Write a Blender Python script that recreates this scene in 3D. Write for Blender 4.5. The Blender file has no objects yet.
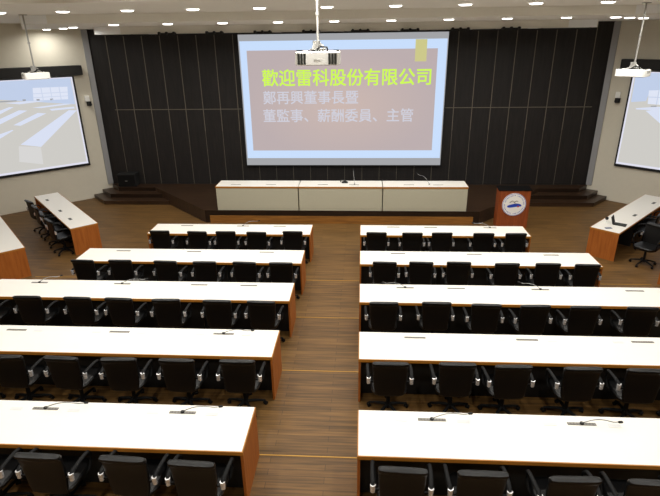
import bpy, bmesh, math, random
from mathutils import Vector, Matrix
random.seed(7)
C = bpy.context.scene.collection
XC = -0.635                      # centre line of the hall and its aisle
PI = math.pi

# ------------------------------------------------------------------ materials
def lin(c):
    return tuple((v/255/12.92 if v/255 <= .04045 else ((v/255+.055)/1.055)**2.4) for v in c)
def mat(name, rgb, rough=.5, metal=0, spec=.5, coat=0, noise=0, nscale=8, emit=None, estr=1):
    m = bpy.data.materials.new(name); m.use_nodes = True
    nt = m.node_tree; b = nt.nodes['Principled BSDF']
    col = lin(rgb)+(1,)
    b.inputs['Base Color'].default_value = col
    b.inputs['Roughness'].default_value = rough
    b.inputs['Metallic'].default_value = metal
    b.inputs['Specular IOR Level'].default_value = spec
    b.inputs['Coat Weight'].default_value = coat
    if emit:
        b.inputs['Emission Color'].default_value = lin(emit)+(1,)
        b.inputs['Emission Strength'].default_value = estr
    tc = nt.nodes.new('ShaderNodeTexCoord')
    n = nt.nodes.new('ShaderNodeTexNoise'); n.inputs['Scale'].default_value = nscale
    n.inputs['Detail'].default_value = 4
    nt.links.new(tc.outputs['Object'], n.inputs['Vector'])
    if noise:
        mx = nt.nodes.new('ShaderNodeMix'); mx.data_type = 'RGBA'
        mx.inputs[6].default_value = tuple(v*(1-noise) for v in col[:3])+(1,)
        mx.inputs[7].default_value = tuple(min(1, v*(1+noise)) for v in col[:3])+(1,)
        nt.links.new(n.outputs['Fac'], mx.inputs[0]); nt.links.new(mx.outputs[2], b.inputs['Base Color'])
    bp = nt.nodes.new('ShaderNodeBump'); bp.inputs['Strength'].default_value = .04
    nt.links.new(n.outputs['Fac'], bp.inputs['Height']); nt.links.new(bp.outputs['Normal'], b.inputs['Normal'])
    return m
def wood(name, a, b_, rough=.45, scale=(1, 14, 14), spec=.4):
    """stretched grain along the local axis with the small scale"""
    m = bpy.data.materials.new(name); m.use_nodes = True
    nt = m.node_tree; b = nt.nodes['Principled BSDF']
    tc = nt.nodes.new('ShaderNodeTexCoord'); mp = nt.nodes.new('ShaderNodeMapping')
    mp.inputs['Scale'].default_value = scale
    n = nt.nodes.new('ShaderNodeTexNoise'); n.inputs['Scale'].default_value = 1.6
    n.inputs['Detail'].default_value = 8; n.inputs['Distortion'].default_value = .5
    r = nt.nodes.new('ShaderNodeValToRGB')
    r.color_ramp.elements[0].position = .32; r.color_ramp.elements[0].color = lin(a)+(1,)
    r.color_ramp.elements[1].position = .68; r.color_ramp.elements[1].color = lin(b_)+(1,)
    nt.links.new(tc.outputs['Object'], mp.inputs[0]); nt.links.new(mp.outputs[0], n.inputs['Vector'])
    nt.links.new(n.outputs['Fac'], r.inputs[0]); nt.links.new(r.outputs[0], b.inputs['Base Color'])
    b.inputs['Roughness'].default_value = rough; b.inputs['Specular IOR Level'].default_value = spec
    return m
def plank_floor(name, c1, c2, dark, rough=.4):
    m = bpy.data.materials.new(name); m.use_nodes = True
    nt = m.node_tree; b = nt.nodes['Principled BSDF']
    tc = nt.nodes.new('ShaderNodeTexCoord')
    br = nt.nodes.new('ShaderNodeTexBrick')
    br.inputs['Scale'].default_value = 1; br.inputs['Brick Width'].default_value = 1.1
    br.inputs['Row Height'].default_value = .1; br.inputs['Mortar Size'].default_value = .0035
    br.inputs['Color1'].default_value = lin(c1)+(1,); br.inputs['Color2'].default_value = lin(c2)+(1,)
    br.inputs['Mortar'].default_value = lin(dark)+(1,); br.offset = .37
    nt.links.new(tc.outputs['Object'], br.inputs['Vector'])
    mp = nt.nodes.new('ShaderNodeMapping'); mp.inputs['Scale'].default_value = (.9, 16, 8)
    n = nt.nodes.new('ShaderNodeTexNoise'); n.inputs['Scale'].default_value = 1.5; n.inputs['Detail'].default_value = 8
    nt.links.new(tc.outputs['Object'], mp.inputs[0]); nt.links.new(mp.outputs[0], n.inputs['Vector'])
    r = nt.nodes.new('ShaderNodeValToRGB')
    r.color_ramp.elements[0].position = .3; r.color_ramp.elements[0].color = (.5, .5, .5, 1)
    r.color_ramp.elements[1].position = .75; r.color_ramp.elements[1].color = (1.25, 1.22, 1.15, 1)
    nt.links.new(n.outputs['Fac'], r.inputs[0])
    mx = nt.nodes.new('ShaderNodeMix'); mx.data_type = 'RGBA'; mx.blend_type = 'MULTIPLY'
    mx.inputs[0].default_value = 1
    nt.links.new(br.outputs['Color'], mx.inputs[6]); nt.links.new(r.outputs[0], mx.inputs[7])
    nt.links.new(mx.outputs[2], b.inputs['Base Color'])
    b.inputs['Roughness'].default_value = rough; b.inputs['Specular IOR Level'].default_value = .3
    return m
def screen_mat(name, rgb, s=1.0):
    m = mat(name, (30, 30, 30), .8, spec=.1, emit=rgb, estr=s)
    return m

M = {}
M['floor'] = plank_floor('brown_plank_floor', (122, 90, 50), (106, 78, 42), (82, 60, 34), .48)
M['stage_floor'] = plank_floor('dark_plank_stage', (66, 48, 34), (58, 41, 29), (40, 28, 20), .35)
M['brass'] = mat('brass_nosing', (182, 134, 40), .45, .1)
M['fascia'] = wood('oak_fascia', (118, 76, 30), (150, 100, 42), .5)
M['beige'] = mat('beige_wall_paint', (216, 210, 194), .8, noise=.03)
M['greytrim'] = mat('grey_metal_trim', (150, 151, 154), .5, .1)
M['ceil'] = mat('ceiling_paint', (232, 229, 220), .85, noise=.02)
M['ceilwhite'] = mat('ceiling_white_panel', (240, 242, 244), .7)
M['darkwall'] = wood('dark_stage_panel', (31, 29, 29), (39, 36, 35), .5, (12, 12, 1), .25)
M['seam'] = mat('panel_seam_strip', (104, 96, 84), .5)
M['white'] = mat('white_laminate', (236, 232, 224), .42, noise=.01)
M['cream'] = mat('cream_laminate', (182, 178, 158), .5, noise=.03, nscale=20)
M['orange'] = mat('plywood_edge', (168, 108, 32), .45, noise=.1)
M['redwood'] = wood('red_brown_veneer', (144, 80, 32), (166, 96, 40), .5, (14, 14, 1.2), .2)
M['redwood_dark'] = wood('lectern_veneer', (128, 62, 30), (150, 76, 38), .4, (14, 14, 1.2))
M['inside'] = mat('black_casing_and_shade', (14, 13, 12), .6)  # casing black; inside the desks this black stands for shade
M['leather'] = mat('black_leather', (6, 6, 7), .4, spec=.38, noise=.1, nscale=30)
M['plastic'] = mat('black_plastic', (11, 11, 12), .6, spec=.2)
M['chrome'] = mat('chrome', (240, 240, 242), .25, .7)
M['steel'] = mat('brushed_steel', (150, 150, 150), .35, .9)
M['grey'] = mat('grey_plastic', (128, 126, 120), .5)
M['portgrey'] = mat('port_brush', (110, 106, 100), .7)
M['flap'] = mat('pale_flap', (216, 216, 216), .45)
M['offwhite'] = mat('projector_white', (246, 245, 240), .45)
M['vent'] = mat('vent_dark', (40, 42, 36), .6)
M['pole'] = mat('pole_white_metal', (150, 148, 143), .45, .2)
M['mark'] = mat('pale_grey_print', (204, 204, 200), .5)
M['black'] = mat('matt_black', (12, 12, 12), .7)
M['blue'] = mat('emblem_blue', (30, 70, 190), .5)
M['red'] = mat('emblem_red', (200, 60, 60), .5)
M['lamp'] = mat('lamp_lens', (255, 255, 255), .5, emit=(255, 250, 240), estr=7)

# ------------------------------------------------------------------ mesh helpers
def bm_box(bm, x0, x1, y0, y1, z0, z1, mi=0, bev=0, mtx=None):
    vs = [bm.verts.new(((x0, x1)[i], (y0, y1)[j], (z0, z1)[k])) for i in (0, 1) for j in (0, 1) for k in (0, 1)]
    fs = [bm.faces.new([vs[i] for i in q]) for q in ((0, 1, 3, 2), (4, 6, 7, 5), (0, 4, 5, 1), (2, 3, 7, 6), (0, 2, 6, 4), (1, 5, 7, 3))]
    for f in fs: f.material_index = mi
    if bev:
        es = list({e for f in fs for e in f.edges})
        r = bmesh.ops.bevel(bm, geom=es, offset=bev, segments=2, affect='EDGES', profile=.5)
        vs = list({v for f in r['faces'] for v in f.verts} | {v for v in vs if v.is_valid})
        for f in r['faces']: f.material_index = mi
    if mtx: bmesh.ops.transform(bm, matrix=mtx, verts=[v for v in vs if v.is_valid])
def bm_prism(bm, poly, z0, z1, mi=0):
    a = [bm.verts.new((x, y, z0)) for x, y in poly]; b = [bm.verts.new((x, y, z1)) for x, y in poly]
    n = len(poly); fs = [bm.faces.new(a[::-1]), bm.faces.new(b)]
    for i in range(n): fs.append(bm.faces.new((a[i], a[(i+1) % n], b[(i+1) % n], b[i])))
    for f in fs: f.material_index = mi
def bm_cyl(bm, c, r, h, axis='z', seg=16, mi=0, r2=None):
    m = Matrix.Translation(c)
    if axis == 'x': m = m @ Matrix.Rotation(PI/2, 4, 'Y')
    if axis == 'y': m = m @ Matrix.Rotation(PI/2, 4, 'X')
    r_ = bmesh.ops.create_cone(bm, cap_ends=True, segments=seg, radius1=r, radius2=r if r2 is None else r2, depth=h, matrix=m)
    for v in r_['verts']:
        for f in v.link_faces: f.material_index = mi
def bm_tube(bm, pts, rad, seg=8, flat=1.0, mi=0):
    pts = [Vector(p) for p in pts]; rings = []
    for i, p in enumerate(pts):
        t = (pts[min(i+1, len(pts)-1)]-pts[max(i-1, 0)]).normalized()
        s = t.cross(Vector((0, 0, 1)))
        if s.length < .1: s = t.cross(Vector((0, 1, 0)))
        s.normalize(); u = s.cross(t)
        r = rad[i] if isinstance(rad, (list, tuple)) else rad
        rings.append([bm.verts.new(p+s*math.cos(2*PI*k/seg)*r*flat+u*math.sin(2*PI*k/seg)*r) for k in range(seg)])
    skin(bm, rings, mi)
def skin(bm, rings, mi=0):
    seg = len(rings[0])
    for a, b in zip(rings, rings[1:]):
        for k in range(seg):
            f = bm.faces.new((a[k], a[(k+1) % seg], b[(k+1) % seg], b[k])); f.material_index = mi
    f = bm.faces.new(rings[0][::-1]); f.material_index = mi
    f = bm.faces.new(rings[-1]); f.material_index = mi
def bm_loft(bm, secs, seg=20, e=.5, mi=0):
    """secs: (cx, cy, z, half x, half y): rounded-rectangle sections stacked in z"""
    rings = []
    for cx, cy, z, hx, hy in secs:
        ring = []
        for k in range(seg):
            a = 2*PI*k/seg; c, s = math.cos(a), math.sin(a)
            ring.append(bm.verts.new((cx+hx*math.copysign(abs(c)**e, c), cy+hy*math.copysign(abs(s)**e, s), z)))
        rings.append(ring)
    skin(bm, rings, mi)
def obj(name, bm, mats, parent=None, smooth=False, loc=None, rot=None):
    bmesh.ops.recalc_face_normals(bm, faces=bm.faces)
    me = bpy.data.meshes.new(name); bm.to_mesh(me); bm.free()
    for m in (mats if isinstance(mats, (list, tuple)) else [mats]): me.materials.append(m)
    if smooth:
        for p in me.polygons: p.use_smooth = True
        me.set_sharp_from_angle(angle=math.radians(40))
    o = bpy.data.objects.new(name, me); C.objects.link(o)
    if parent: o.parent = parent
    if loc: o.location = loc
    if rot: o.rotation_euler = rot
    return o
def box(name, dims, m, parent=None, bev=0, **kw):
    bm = bmesh.new(); bm_box(bm, *dims, bev=bev); return obj(name, bm, m, parent, **kw)
def tag(o, label, cat, group=None):
    o['label'] = label; o['category'] = cat
    if group: o['group'] = group
    return o
def thing(name, label, cat, loc=(0, 0, 0), rz=0, group=None):
    o = bpy.data.objects.new(name, None); C.objects.link(o); o.empty_display_size = .1
    o.location = loc; o.rotation_euler = (0, 0, rz); return tag(o, label, cat, group)
def struct(name, bm, m, **kw):
    o = obj(name, bm, m, **kw); o['kind'] = 'structure'; return o
def copy_tree(o, parent=None):
    c = o.copy(); C.objects.link(c)
    if parent: c.parent = parent
    for ch in list(o.children): copy_tree(ch, c)
    return c
ORD = ['nearest', 'second', 'third', 'fourth', 'fifth', 'sixth', 'seventh', 'eighth', 'ninth', 'tenth', 'eleventh']

# ------------------------------------------------------------------ layout numbers
RISE = .1044
YB = [12.757, 10.754, 8.864, 6.966, 5.020]          # far edge of each desk row = edge of its terrace
DEP = .742
FZ = [RISE*k for k in range(5)]
XR0 = -.014; XL0 = -1.25
XOUT = .845                                           # each row is this much longer than the one ahead
def left_out(k): return -5.42-XOUT*k
def right_out(k): return 4.15+XOUT*k
ANG = .7543
cA, sA = math.cos(ANG), math.sin(ANG)
WALL_P = Vector((-10.249, 17.08)); WALL_D = Vector((cA, sA))      # left wall line; the right one mirrors it
def mir(x): return 2*XC-x

# ------------------------------------------------------------------ room
WT = 6.5
# floor: flat front area with the terraces raised on it
bm = bmesh.new()
bm_box(bm, -13.2, 11.9, -3.2, 18.6, -.3, 0)
floor = struct('floor', bm, M['floor'])
bm = bmesh.new()
bm_box(bm, -7.75, 6.48, YB[2]+.0, YB[1], .001, FZ[1])
for k in range(2, 5):
    bm_box(bm, -13, 11.73, (YB[k+1] if k < 4 else -3.0), YB[k], .001, FZ[k])
struct('floor_terrace', bm, M['floor'])
for k in range(1, 5):
    bm = bmesh.new()
    xa, xb = ((-7.75, 6.48) if k == 1 else (-13, 11.73))
    bm_box(bm, xa, xb, YB[k]-.004, YB[k]+.012, FZ[k]-.03, FZ[k]+.004)
    struct('trim_%d' % (k+2), bm, M['brass'])

# front (stage) wall with dark panels and pale seams
bm = bmesh.new()
bm_box(bm, -9.35, 8.1, 18.1, 18.3, 0, WT)
sx = [-8.53+.611*i for i in range(27)]
for x in sx:
    bm_box(bm, x-.011, x+.011, 18.09, 18.1, 2.3, 5.7, mi=1)
    bm_box(bm, x-.006, x+.006, 18.094, 18.1, .4, 2.3, mi=1)
bm_box(bm, -8.6, 7.6, 18.088, 18.1, 3.04, 3.062, mi=1)
struct('wall_front', bm, [M['darkwall'], M['seam']])
# side walls: splayed part beside the stage, straight part beside the seats
def side_wall(side):
    f = (lambda x: x) if side < 0 else mir
    a = WALL_P+WALL_D*1.496; b = WALL_P-WALL_D*3.774; n = Vector((-sA, cA))*.15
    poly = [(a.x, a.y), (b.x, b.y), (b.x, -3), (b.x-.15, -3), (b.x-.15, b.y+.1), (a.x+n.x, a.y+n.y)]
    poly = [(f(x), y) for x, y in poly]
    bm = bmesh.new(); bm_prism(bm, poly, 0, WT)
    struct('wall_left' if side < 0 else 'wall_right', bm, M['beige'])
    # grey upright trim where the wall meets the stage wall
    m = Vector((sA, -cA))
    p0 = WALL_P+WALL_D*1.33; p1 = WALL_P+WALL_D*1.50
    poly = [(p0.x, p0.y), (p1.x, p1.y), ((p1+m*.09).x, (p1+m*.09).y), ((p0+m*.05).x, (p0+m*.05).y)]
    bm = bmesh.new(); bm_prism(bm, [(f(x), y) for x, y in poly], .42, 5.64)
    struct('trim_1' if side < 0 else 'trim_2', bm, M['greytrim'])
    q0 = WALL_P+WALL_D*.7; q1 = b
    poly = [(q0.x, q0.y), (q1.x, q1.y), ((q1+m*.012).x, (q1+m*.012).y), ((q0+m*.012).x, (q0+m*.012).y)]
    bm = bmesh.new(); bm_prism(bm, [(f(x), y) for x, y in poly], 0, .09)
    struct('baseboard_left' if side < 0 else 'baseboard_right', bm, M['beige'])
side_wall(-1); side_wall(1)
bm = bmesh.new(); bm_box(bm, -13.2, 11.9, -3.2, -3.0, 0, WT); struct('wall_back', bm, M['beige'])

# ceiling: levels that step down towards the stage
Z2, Z1, Z0, ZN, ZC = 5.648, 5.818, 6.02, 6.22, 5.452
bm = bmesh.new()
bm_box(bm, -13.1, 11.83, -3.1, 4.6, ZN, WT+.05)
bm_box(bm, -13.1, 11.83, 4.6, 8.0, Z0, WT+.05)
bm_box(bm, -13.1, 11.83, 8.0, 18.2, Z1, WT+.05)
lv = [(-7.2, 11.5), (-10.5, 16.8), (-9.2, 18.09)]
bm_prism(bm, [(mir(x), y) for x, y in lv][::-1]+lv[:0]+[], Z2, Z1) if False else None
bm_prism(bm, lv+[(mir(x), y) for x, y in lv[::-1]], Z2, Z1-.001)
bm_box(bm, -7.36, mir(-7.36), 15.0, 15.5, ZC, Z2-.001)
for y, xo, za, zb in ((11.5, 7.18, Z2, Z1), (15.0, 7.34, ZC, Z2)):
    for s in (-1, 1):
        xa = -xo if s < 0 else mir(-xo); xb = -6.62 if s < 0 else mir(-6.62)
        bm_box(bm, min(xa, xb), max(xa, xb), y-.006, y-.0005, za+.003, zb-.004, mi=1)
struct('ceiling', bm, [M['ceil'], M['ceilwhite']])

# ------------------------------------------------------------------ stage
SH = .4
bm = bmesh.new()
st = [(-9.16, 18.085), (-8.72, 17.6), (-7.36, 17.6), (-4.82, 15.0)]
bm_prism(bm, st+[(mir(x), y) for x, y in st[::-1]], 0.001, SH)
struct('stage_platform', bm, M['stage_floor'])
for s in (-1, 1):
    f = (lambda x: x) if s < 0 else mir
    for lvl, y, xw, yw, xc in ((1, 16.81, -9.67, 17.6, -8.93), (2, 17.2, -9.44, 17.82, -8.85)):
        xi = -4.82-(y-15.0)*(2.54/2.6)
        poly = [(xw, yw), (xc, y), (xi-.002, y), (-7.36, 17.6), (-8.72, 17.6), (-9.16, 18.04)]
        bm = bmesh.new(); bm_prism(bm, [(f(x), yy) for x, yy in poly], .001, SH*lvl/3)
        o = struct('stage_step', bm, M['stage_floor'])
bm = bmesh.new(); bm_box(bm, -4.66, 3.37, 14.965, 15.0, .002, .235)
struct('stage_fascia', bm, M['fascia'])

# ------------------------------------------------------------------ desks in rows
def port(parent, x, y, z, w=.32, bmw=.045):
    bm = bmesh.new(); bm_box(bm, x-w/2, x+w/2, y-bmw/2, y+bmw/2, z, z+.003)
    for i in range(9):
        xx = x-w/2+w*(i+.5)/9
        bm_box(bm, xx-.012, xx+.012, y-bmw/2+.006, y+bmw/2-.006, z+.003, z+.006, mi=1)
    return obj('cable_port', bm, [M['portgrey'], M['grey']], parent)
def row_desk(side, k):
    x0, x1 = (left_out(k), XL0) if side == 'left' else (XR0, right_out(k))
    yb = YB[k]; L = x1-x0
    rank = ['front', 'second', 'third', 'fourth', 'nearest fifth'][k]
    t = thing('long_desk', 'white topped long desk of the %s row, %s of the aisle' % (rank, side), 'desk',
              ((x0+x1)/2, yb-DEP/2, FZ[k]), 0, 'long desks in rows facing the stage')
    hl = L/2; hd = DEP/2
    box('tabletop', (-hl+.012, hl-.012, -hd+.014, hd, .722, .75), M['white'], t, bev=.002)
    bm = bmesh.new()
    bm_box(bm, -hl, hl, -hd, -hd+.014, .704, .7495)
    bm_box(bm, -hl, -hl+.012, -hd+.014, hd, .704, .7495); bm_box(bm, hl-.012, hl, -hd+.014, hd, .704, .7495)
    e = obj('edge_band', bm, M['orange'], t); e['label'] = 'orange plywood edge band'
    for sx_ in (-1, 1):
        a, b = sorted((sx_*(hl-.002), sx_*(hl-.032)))
        box('end_panel', (a, b, -hd+.012, hd-.002, 0, .704), M['redwood'], t)
    box('modesty_panel', (-hl+.034, hl-.034, -hd+.22, -hd+.24, .003, .704), M['inside'], t)  # near-black in place of the shade under the desk, set well forward
    n = max(2, round(L/1.66)); 
    base = XR0+1.66 if side == 'right' else XL0-1.66
    i = 0
    while True:
        px = base+(1.66*i if side == 'right' else -1.66*i)
        if not (x0+.4 < px < x1-.4): break
        box('support_panel', (px-(x0+x1)/2-.01, px-(x0+x1)/2+.01, -hd+.17, -hd+.219, 0, .704), M['inside'], t); i += 1
    ports = PORTS[(side, k+1)]
    for p in ports:
        port(t, p-(x0+x1)/2, hd-.135, .75)
        if k >= 3:
            for dx in (-.36, .36):
                bm = bmesh.new(); bm_box(bm, p+dx-(x0+x1)/2-.07, p+dx-(x0+x1)/2+.07, hd-.175, hd-.125, .75, .7525)
                obj('socket_flap', bm, M['flap'], t)
    return t
PORTS = {('left', 1): [-4.57, -3.08, -2.11], ('left', 2): [-5.4, -3.76, -2.1], ('left', 3): [-6.23, -4.58, -3.07, -2.11],
         ('left', 4): [-7.1, -5.45, -3.77, -2.11], ('left', 5): [-5.47, -3.81, -2.11],
         ('right', 1): [.84, 1.79, 3.29], ('right', 2): [.83, 2.49, 4.14], ('right', 3): [.84, 1.78, 3.31, 4.99],
         ('right', 4): [.84, 2.51, 4.19, 5.85], ('right', 5): [.85, 2.55, 4.2]}
for k in range(5):
    row_desk('left', k); row_desk('right', k)

# ------------------------------------------------------------------ chairs (+Y is the way the sitter faces)
def make_chair():
    t = thing('office_chair', 'x', 'chair')
    bm = bmesh.new()
    bm_loft(bm, [(0, 0, .415, .17, .17), (0, 0, .425, .225, .225), (0, 0, .455, .248, .245), (0, 0, .485, .25, .247), (0, 0, .505, .235, .232), (0, 0, .512, .18, .18)], 28, .45)
    obj('seat', bm, M['leather'], t, smooth=True)
    bm = bmesh.new()
    bm_loft(bm, [(0, -.205, .44, .17, .02), (0, -.215, .46, .195, .03), (0, -.215, .55, .212, .036), (0, -.215, .66, .222, .034),
                 (0, -.225, .76, .231, .03), (0, -.238, .9, .239, .026), (0, -.246, .935, .242, .03), (0, -.252, .948, .244, .042),
                 (0, -.262, .973, .243, .046), (0, -.268, .992, .237, .038), (0, -.272, 1.001, .215, .015)], 28, .42)
    obj('backrest', bm, M['leather'], t, smooth=True)
    for s in (-1, 1):
        bm = bmesh.new()
        bm_tube(bm, [(s*.288, -.235, .72), (s*.292, -.19, .742), (s*.298, -.1, .748), (s*.3, .02, .742), (s*.298, .09, .722), (s*.29, .135, .67), (s*.28, .14, .57), (s*.262, .1, .465), (s*.22, .05, .43)],
                [.02, .02, .018, .017, .017, .016, .014, .014, .014], 10, 1.25)
        bm_box(bm, min(s*.225, s*.285), max(s*.225, s*.285), -.238, -.222, .662, .684)
        a = obj('armrest', bm, M['plastic'], t, smooth=True)
        bm = bmesh.new()
        bm_cyl(bm, (s*.288, -.232, .715), .028, .042, 'z', 14); bm_cyl(bm, (s*.288, -.232, .667), .025, .038, 'z', 14)
        bm_cyl(bm, (s*.288, -.232, .69), .02, .03, 'z', 10)
        j = obj('chrome_joint', bm, M['chrome'], a, smooth=True); j['label'] = 'shiny chrome joint at the rear of the arm'
    bm = bmesh.new(); bm_cyl(bm, (0, 0, .26), .028, .32, 'z', 14); bm_box(bm, -.1, .1, -.1, .1, .39, .425, bev=.01)
    obj('gas_lift', bm, M['plastic'], t, smooth=True)
    bm = bmesh.new(); bm_cyl(bm, (0, 0, .105), .045, .06, 'z', 14)
    for i in range(5):
        a = 2*PI*i/5+.3
        bm_tube(bm, [(0, 0, .12), (.14*math.cos(a), .14*math.sin(a), .105), (.285*math.cos(a), .285*math.sin(a), .07)], [.026, .022, .016], 8)
    obj('star_base', bm, M['plastic'], t, smooth=True)
    for i in range(5):
        a = 2*PI*i/5+.3; bm = bmesh.new()
        m = Matrix.Translation((.285*math.cos(a), .285*math.sin(a), .028)) @ Matrix.Rotation(a+.6, 4, 'Z') @ Matrix.Rotation(PI/2, 4, 'X')
        bmesh.ops.create_cone(bm, cap_ends=True, segments=14, radius1=.028, radius2=.028, depth=.05, matrix=m)
        obj('caster', bm, M['plastic'], t, smooth=True)
    return t
chair0 = make_chair(); used = [False]
def place_chair(x, y, z, rz, label, group):
    if not used[0]: c = chair0; used[0] = True
    else: c = copy_tree(chair0)
    c.location = (x, y, z); c.rotation_euler = (0, 0, rz); c['label'] = label; c['group'] = group
    return c
# x of each seat and y of the top of its back
CH = {('left', 1): [(-4.91, 11.51), (-3.97, 11.48), (-3.27, 11.5), (-2.51, 11.47), (-1.64, 11.54)],
('left', 2): [(-5.74, 9.47), (-4.95, 9.49), (-3.99, 9.47), (-3.17, 9.46), (-2.35, 9.46), (-1.6, 9.45)],
('left', 3): [(-6.72, 7.74), (-5.81, 7.76), (-4.9, 7.75), (-4.16, 7.74), (-3.32, 7.73), (-2.43, 7.72), (-1.67, 7.71)],
('left', 4): [(-5.72, 5.83), (-4.93, 5.82), (-4.13, 5.82), (-3.31, 5.82), (-2.5, 5.83), (-1.66, 5.84)],
('left', 5): [(-4.1, 3.97), (-3.32, 3.98), (-2.42, 3.98), (-1.69, 3.95)],
('right', 1): [(.38, 11.51), (1.23, 11.5), (1.93, 11.52), (2.9, 11.51), (3.65, 11.52)],
('right', 2): [(.49, 9.54), (1.22, 9.56), (1.97, 9.58), (2.91, 9.54), (3.71, 9.56), (4.46, 9.53)],
('right', 3): [(.4, 7.74), (1.28, 7.77), (2.09, 7.73), (2.88, 7.72), (3.68, 7.71), (4.58, 7.71)],
('right', 4): [(.42, 5.86), (1.31, 5.88), (2.04, 5.86), (2.93, 5.85), (3.73, 5.84), (4.55, 5.84)],
('right', 5): [(.44, 3.96), (1.22, 3.95), (2.09, 3.92), (2.83, 3.91)]}
RANK = ['front', 'second', 'third', 'fourth', 'nearest']
for (side, k), v in CH.items():
    lst = sorted(v, key=lambda p: abs(p[0]-XC))
    for i, (x, yt) in enumerate(lst):
        e = random.uniform(-.05, .05)
        ex, ey = -.272*math.sin(e), .272*math.cos(e)
        place_chair(x*[.998, 1.004, .998, .99, .985][k-1]+ex, yt+ey+[.05, .04, -.07, -.07, -.09][k-1], FZ[k-1], e,
                    'black office chair at the %s row desk left of aisle, %s from the aisle'.replace('left', side) % (RANK[k-1], ORD[i]),
                    'black office chairs behind the row desks')

# ------------------------------------------------------------------ angled side desks with their chairs
def side_desk(side, corner, L, where, ports):
    """corner: near end of the room-side long edge (left-hand desk); the right one mirrors it"""
    s = -1 if side == 'left' else 1
    u = Vector((s*sA, cA)) ; n = Vector((s*cA, -sA))              # along the desk, and out towards its chairs
    c = Vector(corner) if side == 'left' else Vector((mir(corner[0]), corner[1]))
    mid = c+u*L/2+n*.355
    rz = math.atan2(u.y, u.x)
    t = thing('side_desk', 'angled white topped desk with red brown ends, %s' % where, 'desk', (mid.x, mid.y, 0), rz, 'angled desks at the sides')
    loc_n = Vector((-math.sin(rz), math.cos(rz))); q = 1 if n.dot(loc_n) > 0 else -1   # local y side of the chairs
    h = L/2
    box('tabletop', (-h+.012, h-.012, -.343, .343, .722, .75), M['white'], t, bev=.002)
    bm = bmesh.new()
    for y0, y1 in ((-.355, -.343), (.343, .355)): bm_box(bm, -h, h, y0, y1, .714, .7495)
    for x0, x1 in ((-h, -h+.012), (h-.012, h)): bm_box(bm, x0, x1, -.343, .343, .714, .7495)
    e = obj('edge_band', bm, M['orange'], t); e['label'] = 'orange plywood edge band'
    for x0 in (-h+.003, h-.033): box('end_panel', (x0, x0+.03, -.345, .345, 0, .714), M['redwood'], t)
    ya, yb = sorted((-q*.345, -q*.325)); box('modesty_panel', (-h+.034, h-.034, ya, yb, 0, .714), M['redwood'], t)
    for i in (1, 2):
        x = -h+L*i/3; yc, yd = sorted((q*.28, -q*.324)); box('support_panel', (x-.01, x+.01, yc, yd, 0, .713), M['inside'], t)
    for a, b in ports:
        bm = bmesh.new(); w, d = .1, .04
        bm_box(bm, a-h-w, a-h+w, q*b-d, q*b+d, .75, .753); bm_box(bm, a-h-w+.02, a-h+w-.02, q*b-.022, q*b+.022, .753, .756, mi=1)
        obj('cable_port', bm, [M['grey'], M['vent']], t)
    return c, u, n
LF = side_desk('left', (-7.069, 12.783), 4.07, 'beyond at the left by the wall screen', [(.72+.15, .12), (1.85, .13), (3.3, .14)])
LN = side_desk('left', (-8.01, 11.02), 4.0, 'near the left edge, cut off', [(.75, .13), (1.9, .14), (3.2, .14)])
RF = side_desk('right', (-7.09, 12.75), 4.1, 'at the right carrying the laptop', [(1.75, .13), (3.3, .13)])
RN = side_desk('right', (-8.01, 11.02), 4.0, 'at right edge, only near end showing', [(.75, .13), (1.9, .14)])
def side_chairs(D, side, seats, names):
    c, u, n = D
    for (s_, off, dr), nm in zip(seats, names):
        p = c+u*s_+n*(.71+off); f = -n
        rz = math.atan2(-f.x, f.y)+dr
        place_chair(p.x, p.y, 0, rz, nm, 'black office chairs at the angled side desks')
side_chairs(LF, 'left', [(.42, .13, .1), (1.12, .12, -.1), (1.95, .12, .05), (2.7, .13, .2)],
            ['black office chair at left angled desk, nearest the brown end panel', 'black office chair at left angled desk, second from the brown end panel',
             'black office chair at left angled desk, third from the brown end panel', 'black office chair at left angled desk, farthest and turned outward'])
c, u, n = RF
p = Vector((6.97, 12.12))
place_chair(p.x, p.y, 0, math.radians(126), 'black office chair pulled out near the laptop end of right desk', 'black office chairs at the angled side desks')
side_chairs(RF, 'right', [(1.5, .15, .1), (2.3, .13, -.1)], ['black office chair half cut at right edge, behind the pulled out chair', 'black office chair at right angled desk, farthest from the laptop'])

# ------------------------------------------------------------------ stage tables
SY = 15.02
for i, (xa, xb, nm) in enumerate(((-4.42, -1.90, 'left'), (-1.885, .64, 'middle'), (.655, 3.17, 'right'))):
    t = thing('stage_table', 'cream fronted white topped table on the stage, %s of three' % nm, 'table', ((xa+xb)/2, SY, SH), 0, 'three tables on the stage')
    h = (xb-xa)/2
    box('tabletop', (-h+.004, h-.004, .014, .72, .72, .75), M['white'], t, bev=.002)
    bm = bmesh.new(); bm_box(bm, -h, h, 0, .014, .70, .7495)
    if i == 0: bm_box(bm, -h-.004, -h+.004, .0, .72, .70, .7495)
    if i == 2: bm_box(bm, h-.004, h+.004, .0, .72, .70, .7495)
    e = obj('edge_band', bm, M['orange'], t); e['label'] = 'orange plywood edge band'
    bm = bmesh.new(); bm_box(bm, -h+.012, h-.012, .02, .045, .0, .70); bm_box(bm, -h+.012, h-.012, .012, .02, .075, .70)
    obj('front_panel', bm, M['cream'], t)
    for s in (-1, 1):
        a, b = sorted((s*(h-.006), s*(h-.03))); box('end_panel', (a, b, .046, .7, 0, .70), M['cream'], t)
    for p in ((-3.84, -2.75), (-1.16, -.21), (1.44, 2.31))[i]: port(t, p-(xa+xb)/2, .25, .75, .3, .035)

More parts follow.
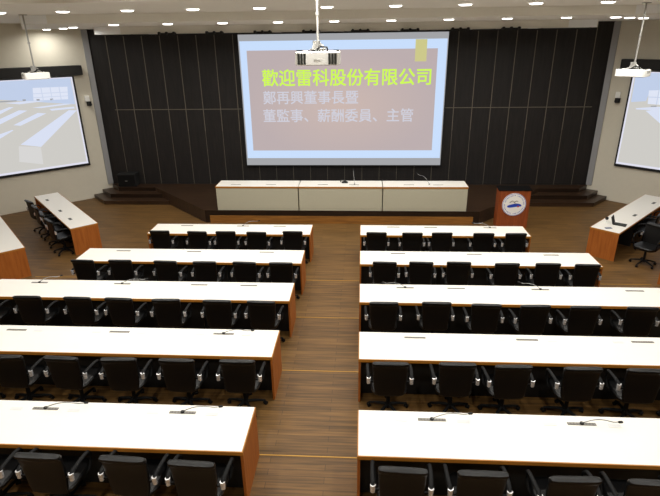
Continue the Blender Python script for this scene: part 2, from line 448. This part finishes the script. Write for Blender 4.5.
# black conference phone on the middle stage table
t = thing('conference_phone', 'small black desk phone unit on middle of stage tables', 'phone', (-.5, 15.5, SH+.7535))
bm = bmesh.new(); bm_loft(bm, [(0, 0, 0, .1, .07), (0, 0, .03, .09, .06), (0, 0, .045, .06, .04)], 18, .6); obj('body', bm, M['black'], t, smooth=True)
bm = bmesh.new(); bm_tube(bm, [(-.13, .07, .0), (-.12, .06, .07), (-.03, .03, .085), (.02, .0, .05)], .016, 8); obj('handset', bm, M['black'], t, smooth=True)

# ------------------------------------------------------------------ gooseneck microphones
def gooseneck(base, tip, label, lift=.1):
    b, e = Vector(base), Vector(tip)
    t = thing('gooseneck_microphone', label, 'microphone', b, 0, 'gooseneck microphones')
    v = e-b; pts = []
    for i in range(9):
        f = i/8; p = v*f; p.z = v.z*f+lift*math.sin(PI*min(1, f*1.15))*.7; pts.append(p+Vector((0, 0, .012)))
    bm = bmesh.new(); bm_tube(bm, pts, .0055, 6); obj('neck', bm, M['steel'], t, smooth=True)
    d = v.normalized(); bm = bmesh.new(); bm_tube(bm, [pts[-1], pts[-1]+d*.012, pts[-1]+d*.045, pts[-1]+d*.055], [.006, .014, .014, .006], 8)
    obj('capsule', bm, M['black'], t, smooth=True)
    bm = bmesh.new(); bm_cyl(bm, (0, 0, .008), .022, .016, 'z', 12); obj('socket', bm, M['black'], t, smooth=True)
def gz(k): return FZ[k-1]+.756
for k, bx, by, tx, ty, nm in [
    (5, -3.81, 4.885, -3.34, 4.93, 'on the nearest left desk, farther from the aisle'),
    (5, -2.11, 4.885, -1.68, 4.93, 'on the nearest left desk beside the aisle'),
    (5, .85, 4.885, 1.27, 4.93, 'on the nearest right desk beside the aisle'),
    (5, 2.55, 4.885, 2.93, 4.86, 'on the nearest right desk, farther from the aisle'),
    (3, -6.23, 8.73, -5.91, 8.90, 'at the far left end of third row'),
    (3, -4.58, 8.73, -4.15, 8.82, 'on third row left desk, mid length'),
    (3, 3.31, 8.73, 2.99, 8.88, 'on third row right desk, mid length'),
    (3, .84, 8.73, .46, 8.80, 'on third row right desk beside the aisle'),
    (4, -2.11, 6.83, -1.68, 6.84, 'on fourth row left desk beside the aisle'),
    (1, -3.08, 12.62, -2.72, 12.86, 'on the front left desk pointing to the stage'),
    (1, 3.29, 12.62, 2.91, 12.80, 'on the front right desk near the lectern')]:
    gooseneck((bx, by, gz(k)), (tx, ty, gz(k)+.045), 'thin grey gooseneck microphone lying %s' % nm, .06 if k > 2 else .08)
gooseneck((-.2, 15.3, SH+.757), (-.24, 15.5, SH+1.12), 'upright gooseneck microphone at the middle stage table', .04)
gooseneck((2.05, 15.3, SH+.757), (1.75, 15.75, SH+.95), 'bent gooseneck microphone on the right stage table', .12)

# ------------------------------------------------------------------ lectern with emblem
t = thing('lectern', 'red brown wooden lectern with a round white and blue emblem', 'lectern', (4.45, 14.72, 0))
bm = bmesh.new()
bm_box(bm, -.445, .445, 0, .02, 0, 1.13); obj('front_panel', bm, M['redwood_dark'], t)
for s in (-1, 1):
    a, b = sorted((s*.445, s*.42)); box('side_panel', (a, b, .02, .34, 0, 1.12), M['redwood_dark'], t)
bm = bmesh.new(); v = [(-.47, -.02, 1.13), (.47, -.02, 1.13), (.47, .36, 1.16), (-.47, .36, 1.16)]
a = [bm.verts.new(p) for p in v]; b = [bm.verts.new((p[0], p[1], p[2]+.025)) for p in v]
bm.faces.new(a[::-1]); bm.faces.new(b)
for i in range(4): bm.faces.new((a[i], a[(i+1) % 4], b[(i+1) % 4], b[i]))
obj('reading_top', bm, M['leather'], t)['label'] = 'dark reading top'
box('inner_shelf', (-.418, .418, .022, .33, .6, .62), M['redwood_dark'], t)
bm = bmesh.new(); ez = .72
bm_cyl(bm, (0, -.008, ez), .34, .016, 'y', 48)
em = obj('emblem', bm, M['offwhite'], t, smooth=True); em['label'] = 'round white emblem with blue wave and ring of lettering'
bm = bmesh.new()
for i in range(64):                                      # fine blue ring
    a0, a1 = 2*PI*i/64, 2*PI*(i+1)/64
    q = [bm.verts.new((r*math.cos(a), -.0175, ez+r*math.sin(a))) for r, a in ((.333, a0), (.333, a1), (.322, a1), (.322, a0))]; bm.faces.new(q)
def wave(x): return .02*math.sin(x*11+.5)
for i in range(16):                                      # blue wave
    xa = -.19+.4*i/16; xb = -.19+.4*(i+1)/16
    def hh(x): return .042*math.sqrt(max(0, 1-((x-.01)/.21)**2))+.008
    q = [bm.verts.new((x, -.018, ez-.035+wave(x)+s_*hh(x))) for x, s_ in ((xa, -1), (xb, -1), (xb, 1), (xa, 1))]; bm.faces.new(q)
obj('wave', bm, M['blue'], em)
bm = bmesh.new(); bm_cyl(bm, (.12, -.019, ez-.055), .026, .004, 'y', 16); obj('red_dot', bm, M['red'], em)
bm = bmesh.new(); bm_tube(bm, [(-.13, -.019, ez+.06), (-.06, -.019, ez+.115), (0, -.019, ez+.07), (.03, -.019, ez+.03)], .009, 6)
bm_tube(bm, [(0, -.019, ez+.075), (.06, -.019, ez+.11), (.1, -.019, ez+.1)], .009, 6)
bm_tube(bm, [(.03, -.019, ez+.035), (.05, -.019, ez+.01)], .012, 6)
obj('bird', bm, M['portgrey'], em)
bm = bmesh.new()
for i in range(44):                                      # tiny illegible characters round the rim
    a = 2*PI*i/44
    if i % 11 == 10: continue
    m = Matrix.Translation((.275*math.cos(a), -.0178, ez+.275*math.sin(a))) @ Matrix.Rotation(-a, 4, 'Y')
    bm_box(bm, -.014, .014, -.001, .001, -.003-.004*(i % 3), .007, mtx=m)
obj('rim_lettering', bm, M['blue'], em)

# ------------------------------------------------------------------ text helper
def text_mesh(name, body, size, width, parent, m, loc, rot, bold=0.0):
    cu = bpy.data.curves.new(name, 'FONT'); cu.body = body; cu.size = size; cu.extrude = .001
    cu.resolution_u = 3
    tmp = bpy.data.objects.new(name+'_tmp', cu); C.objects.link(tmp)
    dg = bpy.context.evaluated_depsgraph_get(); dg.update()
    me = bpy.data.meshes.new_from_object(tmp.evaluated_get(dg))
    bpy.data.objects.remove(tmp); bpy.data.curves.remove(cu)
    xs = [v.co.x for v in me.vertices]
    if xs:
        x0, x1 = min(xs), max(xs); s = width/(x1-x0) if width else 1
        for v in me.vertices: v.co.x = (v.co.x-x0)*s; v.co.y *= s
    if bold:
        b2 = bmesh.new(); b2.from_mesh(me); g = list(b2.verts)+list(b2.edges)+list(b2.faces)
        for dx, dy in ((bold, 0), (0, bold), (bold, bold)):
            d = bmesh.ops.duplicate(b2, geom=g)
            bmesh.ops.translate(b2, vec=(dx, dy, .0002*(1+dx/bold+2*dy/bold)), verts=[v for v in d['geom'] if isinstance(v, bmesh.types.BMVert)])
        b2.to_mesh(me); b2.free()
    me.materials.clear(); me.materials.append(m)
    o = bpy.data.objects.new(name, me); C.objects.link(o); o.parent = parent; o.location = loc; o.rotation_euler = rot
    return o

# ------------------------------------------------------------------ main projection screen
S = {}
S['grey'] = screen_mat('screen_border_glow', (162, 163, 167))  # blank fabric margin, made to glow in place of light falling on it
S['blue'] = screen_mat('slide_blue', (200, 222, 252))
S['mauve'] = screen_mat('slide_mauve', (178, 160, 158))
S['tab'] = screen_mat('slide_tab', (204, 200, 138))
S['lime'] = screen_mat('slide_lime_text', (206, 250, 84), 1)
S['pale'] = screen_mat('slide_pale_text', (206, 206, 218), 1)
# mauve fades to a warmer centre
nt = S['mauve'].node_tree; tc = nt.nodes.new('ShaderNodeTexCoord'); mp = nt.nodes.new('ShaderNodeMapping')
mp.inputs['Location'].default_value = (0, 0, 0); mp.inputs['Scale'].default_value = (.32, 1, .55)
gr = nt.nodes.new('ShaderNodeTexGradient'); gr.gradient_type = 'SPHERICAL'
rp = nt.nodes.new('ShaderNodeValToRGB'); rp.color_ramp.elements[0].color = lin((187, 173, 174))+(1,); rp.color_ramp.elements[1].color = lin((202, 182, 175))+(1,)
nt.links.new(tc.outputs['Object'], mp.inputs[0]); nt.links.new(mp.outputs[0], gr.inputs[0]); nt.links.new(gr.outputs['Fac'], rp.inputs[0])
nt.links.new(rp.outputs[0], nt.nodes['Principled BSDF'].inputs['Emission Color'])
ZS = 5.316
t = thing('projection_screen', 'large central projection screen with a welcome slide in green text', 'screen', (-.66, 17.95, 3.2))
t0 = Vector((-.66, 17.95, 3.2))
def sq(name, x0, x1, z0, z1, y, m, parent, d=.004):
    return box(name, (x0-t0.x, x1-t0.x, y-t0.y, y-t0.y+d, z0+ZS-t0.z, z1+ZS-t0.z), m, parent)
sq('screen_frame', -4.09, 2.78, -4.23, .12, 17.975, M['black'], t, .05)
fab = sq('screen_fabric', -4.05, 2.74, -4.19, .10, 17.968, S['grey'], t)
sl = sq('slide_border', -4.01, 2.71, -3.94, -.10, 17.963, S['blue'], t)
mv = sq('slide_panel', -3.79, 2.42, -3.67, -.39, 17.958, S['mauve'], sl)
tb = sq('slide_tab', 1.70, 2.07, -.78, -.11, 17.953, S['tab'], sl)
for body, x, z, w, sz, m, bd, nm in (('歡迎雷科股份有限公司', -3.33, -1.47, 5.57, .55, S['lime'], .016, 'slide_title'),
                         ('鄭再興董事長暨', -3.33, -2.06, 3.2, .45, S['pale'], .009, 'slide_line'),
                         ('董監事、薪酬委員、主管', -3.36, -2.66, 5.08, .45, S['pale'], .009, 'slide_line')):
    text_mesh(nm, body, sz, w, t, m, (x-t0.x, 17.950-t0.y, z+ZS-t0.z), (PI/2, 0, 0), bd)

# ------------------------------------------------------------------ side screens: live camera picture of the hall
S['c_bg'] = screen_mat('camera_picture_floor', (204, 202, 197))
S['c_line'] = screen_mat('camera_picture_border', (222, 222, 236))
S['c_blue'] = screen_mat('camera_picture_wall', (192, 206, 232))
S['c_win'] = screen_mat('camera_picture_window', (222, 228, 244))
S['c_desk'] = screen_mat('camera_picture_desk', (216, 223, 242))
S['c_fp'] = screen_mat('camera_picture_panel', (214, 213, 212))
S['c_grid'] = screen_mat('camera_picture_grid', (202, 212, 234))
S['c_dark'] = screen_mat('camera_picture_dark', (160, 162, 168))
def side_screen(side):
    f = 1 if side == 'left' else -1
    mdir = Vector((sA*f, -cA))                                   # into the room
    P0 = WALL_P if side == 'left' else Vector((mir(WALL_P.x), WALL_P.y)); U = Vector((cA*f, sA))
    # local frame: origin on wall at P0, local x runs to the photo's right, local y into the wall
    X = U if side == 'left' else -U
    rz = math.atan2(X.y, X.x)
    t = thing('side_projection_screen', 'black framed projection screen on the %s splayed wall' % side, 'screen', (P0.x, P0.y, 0), rz, 'side projection screens')
    o = .07
    us = (lambda u: u)
    if side == 'left': x0, x1 = -3.95, .8
    else: x0, x1 = -.72, 4.05
    z0, z1 = -4.07+ZS, -1.1+ZS
    fr = .065
    bm = bmesh.new(); bm_box(bm, x0-.0, x1+.03, -o-.02, -.002, z0-fr/2, z1); obj('screen_frame', bm, M['black'], t)
    def flat(name, polys, off, parent):
        bm = bmesh.new(); mats = []
        for pl, m, dd in polys:
            if m not in mats: mats.append(m)
            vs = [bm.verts.new((u, -o-.02-off-dd, z+ZS)) for u, z in pl]
            ff = bm.faces.new(vs); ff.material_index = mats.index(m)
            r = bmesh.ops.extrude_face_region(bm, geom=[ff])
            bmesh.ops.translate(bm, vec=(0, .001, 0), verts=[v for v in r['geom'] if isinstance(v, bmesh.types.BMVert)])
        return obj(name, bm, mats, parent)
    xl, xr = x0+.05, x1-.03; zb, zt = -4.02, -1.12
    base = [([(xl, zb), (xr, zb), (xr, zt), (xl, zt)], S['c_line'], 0),
            ([(xl+.05, zb+.07), (xr-.05, zb+.07), (xr-.05, zt-.03), (xl+.05, zt-.03)], S['c_bg'], .002)]
    if side == 'left':
        P = [([(xl+.05, -1.15), (.71, -1.15), (.71, -2.0), (-1.43, -1.68), (xl+.05, -1.66)], S['c_blue'], .004),
             ([(-.47, -1.39), (.57, -1.42), (.52, -1.82), (-.52, -1.78)], S['c_win'], .006),
             ([(-.5, -1.56), (.56, -1.58), (.55, -1.60), (-.5, -1.58)], S['c_grid'], .008),
             ([(-.5, -1.68), (.56, -1.70), (.55, -1.72), (-.5, -1.70)], S['c_grid'], .008)]
        for i in range(1, 4):
            x = -.5+i*.27; P.append(([(x-.012, -1.4), (x+.012, -1.4), (x+.005, -1.81), (x-.02, -1.81)], S['c_grid'], .008))
        P += [([(-2.3, -2.25), (-1.25, -1.92), (-1.12, -1.93), (-1.9, -2.27)], S['c_desk'], .006),
              ([(-2.5, -2.6), (-1.0, -2.04), (-.76, -2.07), (-2.1, -2.62)], S['c_desk'], .006),
              ([(-1.25, -2.48), (-.48, -2.17), (-.23, -2.21), (-1.05, -2.52)], S['c_desk'], .006),
              ([(-1.18, -3.11), (.47, -2.17), (.72, -2.2), (-.6, -3.26)], S['c_desk'], .006),
              ([(-3.2, -3.1), (-1.31, -2.62), (-1.28, -2.64), (-2.6, -3.3)], S['c_desk'], .006),
              ([(-1.24, -3.15), (-.61, -3.27), (-.65, -3.84), (-1.33, -3.65)], S['c_fp'], .006),
              ([(-1.34, -1.79), (-.68, -1.78), (-.19, -1.82), (-.94, -1.86)], S['c_desk'], .006),
              ([(-.6, -1.99), (.37, -1.95), (.63, -1.98), (-.36, -2.03)], S['c_desk'], .006),
              ([(-.11, -2.08), (.65, -2.07), (.67, -2.13), (-.06, -2.14)], S['c_desk'], .006),
              ([(-1.6, -1.72), (-1.0, -1.73), (-1.0, -1.76), (-1.6, -1.76)], S['c_dark'], .007)]
        for i in range(3): P.append(([(-.83+i*.4, -1.72-.02*i), (-.74+i*.4, -1.72-.02*i), (-.74+i*.4, -1.77-.02*i), (-.83+i*.4, -1.77-.02*i)], S['c_dark'], .008))
    else:
        P = [([(-.6, -1.15), (2.6, -1.15), (2.6, -1.7), (-.12, -1.74), (-.16, -1.98), (-.58, -2.04)], S['c_blue'], .004),
             ([(-.14, -1.66), (.6, -1.6), (.62, -2.06), (-.1, -2.06)], S['c_win'], .006),
             ([(-.12, -1.84), (.6, -1.82), (.6, -1.85), (-.12, -1.87)], S['c_grid'], .008),
             ([(.12, -1.62), (.15, -1.62), (.16, -2.06), (.13, -2.06)], S['c_grid'], .008),
             ([(-.11, -2.27), (.24, -2.19), (1.6, -2.9), (1.1, -3.15)], S['c_desk'], .006),
             ([(.9, -2.2), (1.25, -2.15), (2.9, -2.8), (2.4, -3.0)], S['c_desk'], .006),
             ([(-.41, -2.21), (.22, -2.12), (.9, -2.15), (.9, -2.2), (-.39, -2.25)], S['c_desk'], .006),
             ([(0.0, -2.11), (.16, -2.09), (.16, -2.13), (0, -2.14)], S['c_dark'], .008)]
    fabp = flat('screen_fabric', base, .004, t); flat('camera_picture', P, .004, fabp)
    c = thing('screen_housing', 'long black roller housing above the %s wall screen' % side, 'screen housing', (P0.x, P0.y, 4.24), rz, 'screen housings')
    xa, xb = (-4.2, 1.09) if side == 'left' else (-1.05, 4.4)
    box('casing', (xa, xb, -.2, -.002, 0, .31), M['inside'], c, bev=.006)
    xe = xb if side == 'left' else xa-.012
    box('end_cap', (xe, xe+.012, -.195, -.002, .01, .30), M['black'], c)
    # wall camera between screen and stage
    w = thing('wall_camera', 'small white wall box with black camera on the %s wall' % side, 'camera', (P0.x, P0.y, 3.3), rz, 'wall cameras')
    xx = 1.13 if side == 'left' else -1.02
    w.location = (P0.x+X.x*xx, P0.y+X.y*xx, 3.28)
    box('housing', (-.075, .075, -.07, -.002, .09, .28), M['offwhite'], w, bev=.01)
    bm = bmesh.new(); bm_cyl(bm, (.03, -.085, .02), .08, .13, 'z', 16); bm_cyl(bm, (.03, -.16, .0), .055, .09, 'y', 16); obj('camera_head', bm, M['black'], w, smooth=True)
side_screen('left'); side_screen('right')

# ------------------------------------------------------------------ projectors on ceiling poles
def projector(label, x, y, z, rz, ztop, w=.58, d=.215, hh=.085):
    t = thing('ceiling_projector', label, 'projector', (x, y, z), rz, 'ceiling projectors')
    h = w/2
    bm = bmesh.new(); bm_loft(bm, [(0, 0, .085-2*hh, h-.02, d-.015), (0, 0, .095-2*hh, h, d), (0, 0, .07, h, d), (0, 0, .085, h-.02, d-.015)], 32, .25)
    b = obj('body', bm, M['offwhite'], t, smooth=True)
    for s in (-1, 1):
        bm = bmesh.new()
        if hh > .07:
            for i in range(3):
                xx = s*(h-.055-.038*i); bm_box(bm, xx-.015, xx+.015, -.222, -.205, -.072, .06)
        else:
            for i in range(5): bm_box(bm, s*(h-.02)-.02, s*(h-.02)+.02, -.09+.036*i, -.07+.036*i, .015, .06)
        obj('vent', bm, M['vent'], b)
        bm = bmesh.new(); bm_box(bm, s*(h-.05)-.035, s*(h-.05)+.035, -.12, -.04, .085, .1, bev=.004); obj('foot', bm, M['plastic'], b)
    bm = bmesh.new(); bm_box(bm, -.12, .0, .04-d, .08-d, .085, .093); obj('button_strip', bm, M['plastic'], b)
    bm = bmesh.new(); bm_cyl(bm, (.12, d+.01, .085-hh), hh*.7, .06, 'y', 20); obj('lens', bm, M['black'], b, smooth=True)
    if hh > .07: text_mesh('maker_mark', 'EPSON', .03, .085, b, M['mark'], (-.04, -.2165, -.025), (PI/2, 0, 0))
    bm = bmesh.new(); bm_box(bm, -.1, .1, -.07, .07, .1, .115, bev=.004); bm_cyl(bm, (-.02, 0, .16), .05, .1, 'z', 14); bm_tube(bm, [(-.07, -.04, .1), (-.05, -.02, .17), (.02, 0, .2)], .014, 8); bm_tube(bm, [(.09, -.04, .1), (.06, -.02, .15), (0, 0, .19)], .014, 8)
    bm_box(bm, -.08, .08, -.02, .02, .085, .1)
    obj('mount_bracket', bm, M['pole'], t, smooth=True)
    bm = bmesh.new(); bm_tube(bm, [(-.03, -.06, .09), (.04, -.11, .14), (.12, -.1, .13), (.13, -.07, .09)], .012, 6); obj('cable', bm, M['black'], t, smooth=True)
    top = ztop-z
    bm = bmesh.new(); bm_cyl(bm, (0, 0, (.2+top)/2), .016, top-.2, 'z', 12); bm_cyl(bm, (0, 0, top*.55), .027, .03, 'z', 12)
    p = obj('pole', bm, M['pole'], t, smooth=True)
    bm = bmesh.new(); bm_cyl(bm, (0, 0, top-.0075), .08, .014, 'z', 20); obj('ceiling_flange', bm, M['pole'], p, smooth=True)
projector('white projector on a pole in front of the large central screen', -.575, 7.2, ZS-.255, 0, Z0)
projector('white projector on a pole in front of the left wall screen', -6.93, 11.2, ZS-.70, math.radians(43), Z1, .5, .18, .068)
projector('white projector on a pole in front of the right wall screen', 5.17, 10.75, ZS-.735, math.radians(-43), Z1, .54, .19, .066)

# ------------------------------------------------------------------ speaker box on the stage
t = thing('subwoofer', 'black loudspeaker box on stage in the left corner', 'speaker', (-8.42, 17.86, SH), .05)
bm = bmesh.new(); bm_box(bm, -.33, .33, -.19, .19, 0, .46, bev=.015); obj('cabinet', bm, M['black'], t)
bm = bmesh.new(); bm_box(bm, -.3, .3, -.2, -.19, .03, .43); obj('grille', bm, M['plastic'], t)
bm = bmesh.new(); bm_box(bm, -.05, .03, -.204, -.2, .2, .225); obj('badge', bm, M['grey'], t)

# ------------------------------------------------------------------ stage lights along the beam
bm = bmesh.new(); bm_box(bm, -6.6, 5.95, 14.945, 14.98, ZC-.045, ZC-.01)
for x in [-6.3+i*1.22 for i in range(11)]: bm_box(bm, x-.02, x+.02, 14.95, 15.03, ZC-.012, ZC-.001)
tag(obj('lighting_track', bm, M['black']), 'thin black lighting track along the lower edge of ceiling beam', 'lighting track')
tr = []
SN = ['first', 'second', 'third', 'fourth', 'fifth', 'sixth', 'seventh', 'eighth']
for i, x in enumerate([-5.3+1.31*i for i in range(8)]):
    c = thing('track_light_cluster', 'black cluster of three spotlights on the beam track, %s from left' % SN[i], 'spotlight', (x, 14.9465, ZC+.012), 0, 'track spotlight clusters')
    box('bar', (-.25, .25, -.02, -.001, -.034, .008), M['black'], c)
    for dx in (-.2, 0, .2):
        bm = bmesh.new(); bm_cyl(bm, (dx, -.055, .0), .036, .08, 'y', 14); bm_cyl(bm, (dx, -.015, .0), .015, .04, 'y', 10)
        obj('lamp_head', bm, M['black'], c, smooth=True)

# ------------------------------------------------------------------ ceiling downlights (each one is a lamp)
def make_down():
    t = thing('downlight', 'x', 'downlight')
    bm = bmesh.new()
    for i in range(28):
        a0, a1 = 2*PI*i/28, 2*PI*(i+1)/28
        pr = [(.135, 0), (.135, -.008), (.118, -.012), (.112, 0)]
        for (r0, z0), (r1, z1) in zip(pr, pr[1:]):
            bm.faces.new([bm.verts.new((r*math.cos(a), r*math.sin(a), z)) for r, a, z in ((r0, a0, z0), (r0, a1, z0), (r1, a1, z1), (r1, a0, z1))])
    bmesh.ops.remove_doubles(bm, verts=bm.verts, dist=1e-5)
    obj('trim_ring', bm, M['ceilwhite'], t, smooth=True)
    bm = bmesh.new(); bm_loft(bm, [(0, 0, -.03, .085, .085), (0, 0, -.022, .105, .105), (0, 0, -.003, .113, .113)], 28, 1); obj('lens', bm, M['lamp'], t, smooth=True)
    return t
d0 = make_down(); dfirst = [True]
LA = bpy.data.lights.new('downlight_lamp', 'AREA'); LA.shape = 'DISK'; LA.size = .2; LA.energy = 25; LA.color = (1, .98, .925)
LA.spread = math.radians(170)
LB = LA.copy(); LB.energy = 3.6; LM = LA.copy(); LM.energy = 14
def down(x, y, z, label, data=LA, group='ceiling downlights'):
    if dfirst[0]: t = d0; dfirst[0] = False
    else: t = copy_tree(d0)
    t.location = (x, y, z); t['label'] = label; t['group'] = group
    l = bpy.data.objects.new('lamp', data); C.objects.link(l); l.parent = t; l.location = (0, 0, -.036)
NM = ['first', 'second', 'third', 'fourth', 'fifth', 'sixth', 'seventh', 'eighth', 'ninth', 'tenth', 'eleventh', 'twelfth', 'thirteenth']
for i, k in enumerate(range(-5, 6)): down(XC+1.214*k, 10.12, Z1, 'round downlight in the upper lit ceiling row, %s from left' % NM[i], LM)
for i, k in enumerate(range(-4, 5)): down(XC+1.27*k, 12.65, Z2, 'round downlight in the ceiling row nearer the stage, %s from left' % NM[i], LB)
for i, (x, y) in enumerate(((-9.7, 16.75), (-8.5, 15.52), (-7.69, 14.55))):
    down(x, y, Z2, 'downlight near the left wall, %s of the diagonal three' % ['outer', 'middle', 'inner'][i], LB)
for i, (x, y) in enumerate(((5.62, 12.95), (6.2, 13.55), (6.82, 14.2))):
    down(x, y, Z2, 'downlight near the right wall, %s of the diagonal three' % ['inner', 'middle', 'outer'][i], LB)
for i in range(7): down(XC+1.72*(i-3), 15.25, ZC, 'faint downlight under the beam above the stage edge, %s from left' % NM[i], LB)
for y, z, nm in ((6.9, Z0, 'fourth'), (3.8, ZN, 'fifth'), (1.2, ZN, 'sixth')):
    for i, k in enumerate(range(-3, 4)): down(XC+2.54*k, y, z, 'round downlight of the %s row from the stage, %s from left' % (nm, NM[i]), LA)

# ------------------------------------------------------------------ things on the right side desk
t = thing('laptop', 'open black laptop on the right angled desk', 'laptop', (6.64, 12.92, .752), math.radians(-20))
bm = bmesh.new(); bm_box(bm, -.18, .18, -.13, .13, 0, .02, bev=.004); obj('keyboard_base', bm, M['plastic'], t)
bm = bmesh.new(); bm_box(bm, -.16, .16, -.11, .04, .02, .0215); obj('keys', bm, M['vent'], t)
bm = bmesh.new(); m = Matrix.Translation((-.18, 0, .02)) @ Matrix.Rotation(math.radians(-18), 4, 'Y')
bm_box(bm, -.012, 0, -.16, .16, 0, .24, mtx=m); obj('display', bm, M['plastic'], t)
t.rotation_euler[2] = math.radians(-35); t.scale = (.8, .8, .8)
t = thing('webcam', 'white stand with black ball camera beside the laptop', 'webcam', (6.36, 13.08, .75))
bm = bmesh.new(); bm_cyl(bm, (0, 0, .01), .05, .02, 'z', 16); bm_cyl(bm, (0, 0, .05), .012, .08, 'z', 10); obj('stand', bm, M['offwhite'], t, smooth=True)
bm = bmesh.new(); bmesh.ops.create_uvsphere(bm, u_segments=16, v_segments=10, radius=.042, matrix=Matrix.Translation((0, 0, .12))); obj('ball', bm, M['black'], t, smooth=True)
bm = bmesh.new(); bm_box(bm, -.08, .08, -.04, .04, .0, .012, bev=.003)
o = obj('smartphone', bm, mat('slate_blue', (80, 92, 120), .3), loc=(6.24, 12.66, .75), rot=(0, 0, .1)); tag(o, 'slate blue phone lying at the desk end below the laptop', 'phone')

# ------------------------------------------------------------------ world, camera, view
w = bpy.data.worlds.new('World'); bpy.context.scene.world = w; w.use_nodes = True
w.node_tree.nodes['Background'].inputs[0].default_value = (.02, .02, .02, 1)
cd = bpy.data.cameras.new('Camera'); cam = bpy.data.objects.new('Camera', cd); C.objects.link(cam)
F_, PIT, ROLL, YAW = 517.55, .3876, -.0144, -.0635
cd.sensor_fit = 'HORIZONTAL'; cd.sensor_width = 36; cd.lens = F_*36/660; cd.clip_start = .05; cd.clip_end = 100
fw = Vector((math.sin(YAW)*math.cos(PIT), math.cos(YAW)*math.cos(PIT), -math.sin(PIT)))
rt = Vector((math.cos(YAW), -math.sin(YAW), 0)); up = rt.cross(fw)
r2 = math.cos(ROLL)*rt+math.sin(ROLL)*up; u2 = -math.sin(ROLL)*rt+math.cos(ROLL)*up
mw = Matrix((r2, u2, -fw)).transposed().to_4x4(); mw.translation = (0, 0, ZS)
cam.matrix_world = mw
sc = bpy.context.scene; sc.camera = cam
sc.view_settings.view_transform = 'Standard'; sc.view_settings.look = 'None'
sc.view_settings.exposure = 0; sc.view_settings.gamma = 1; sc.view_settings.use_curve_mapping = False
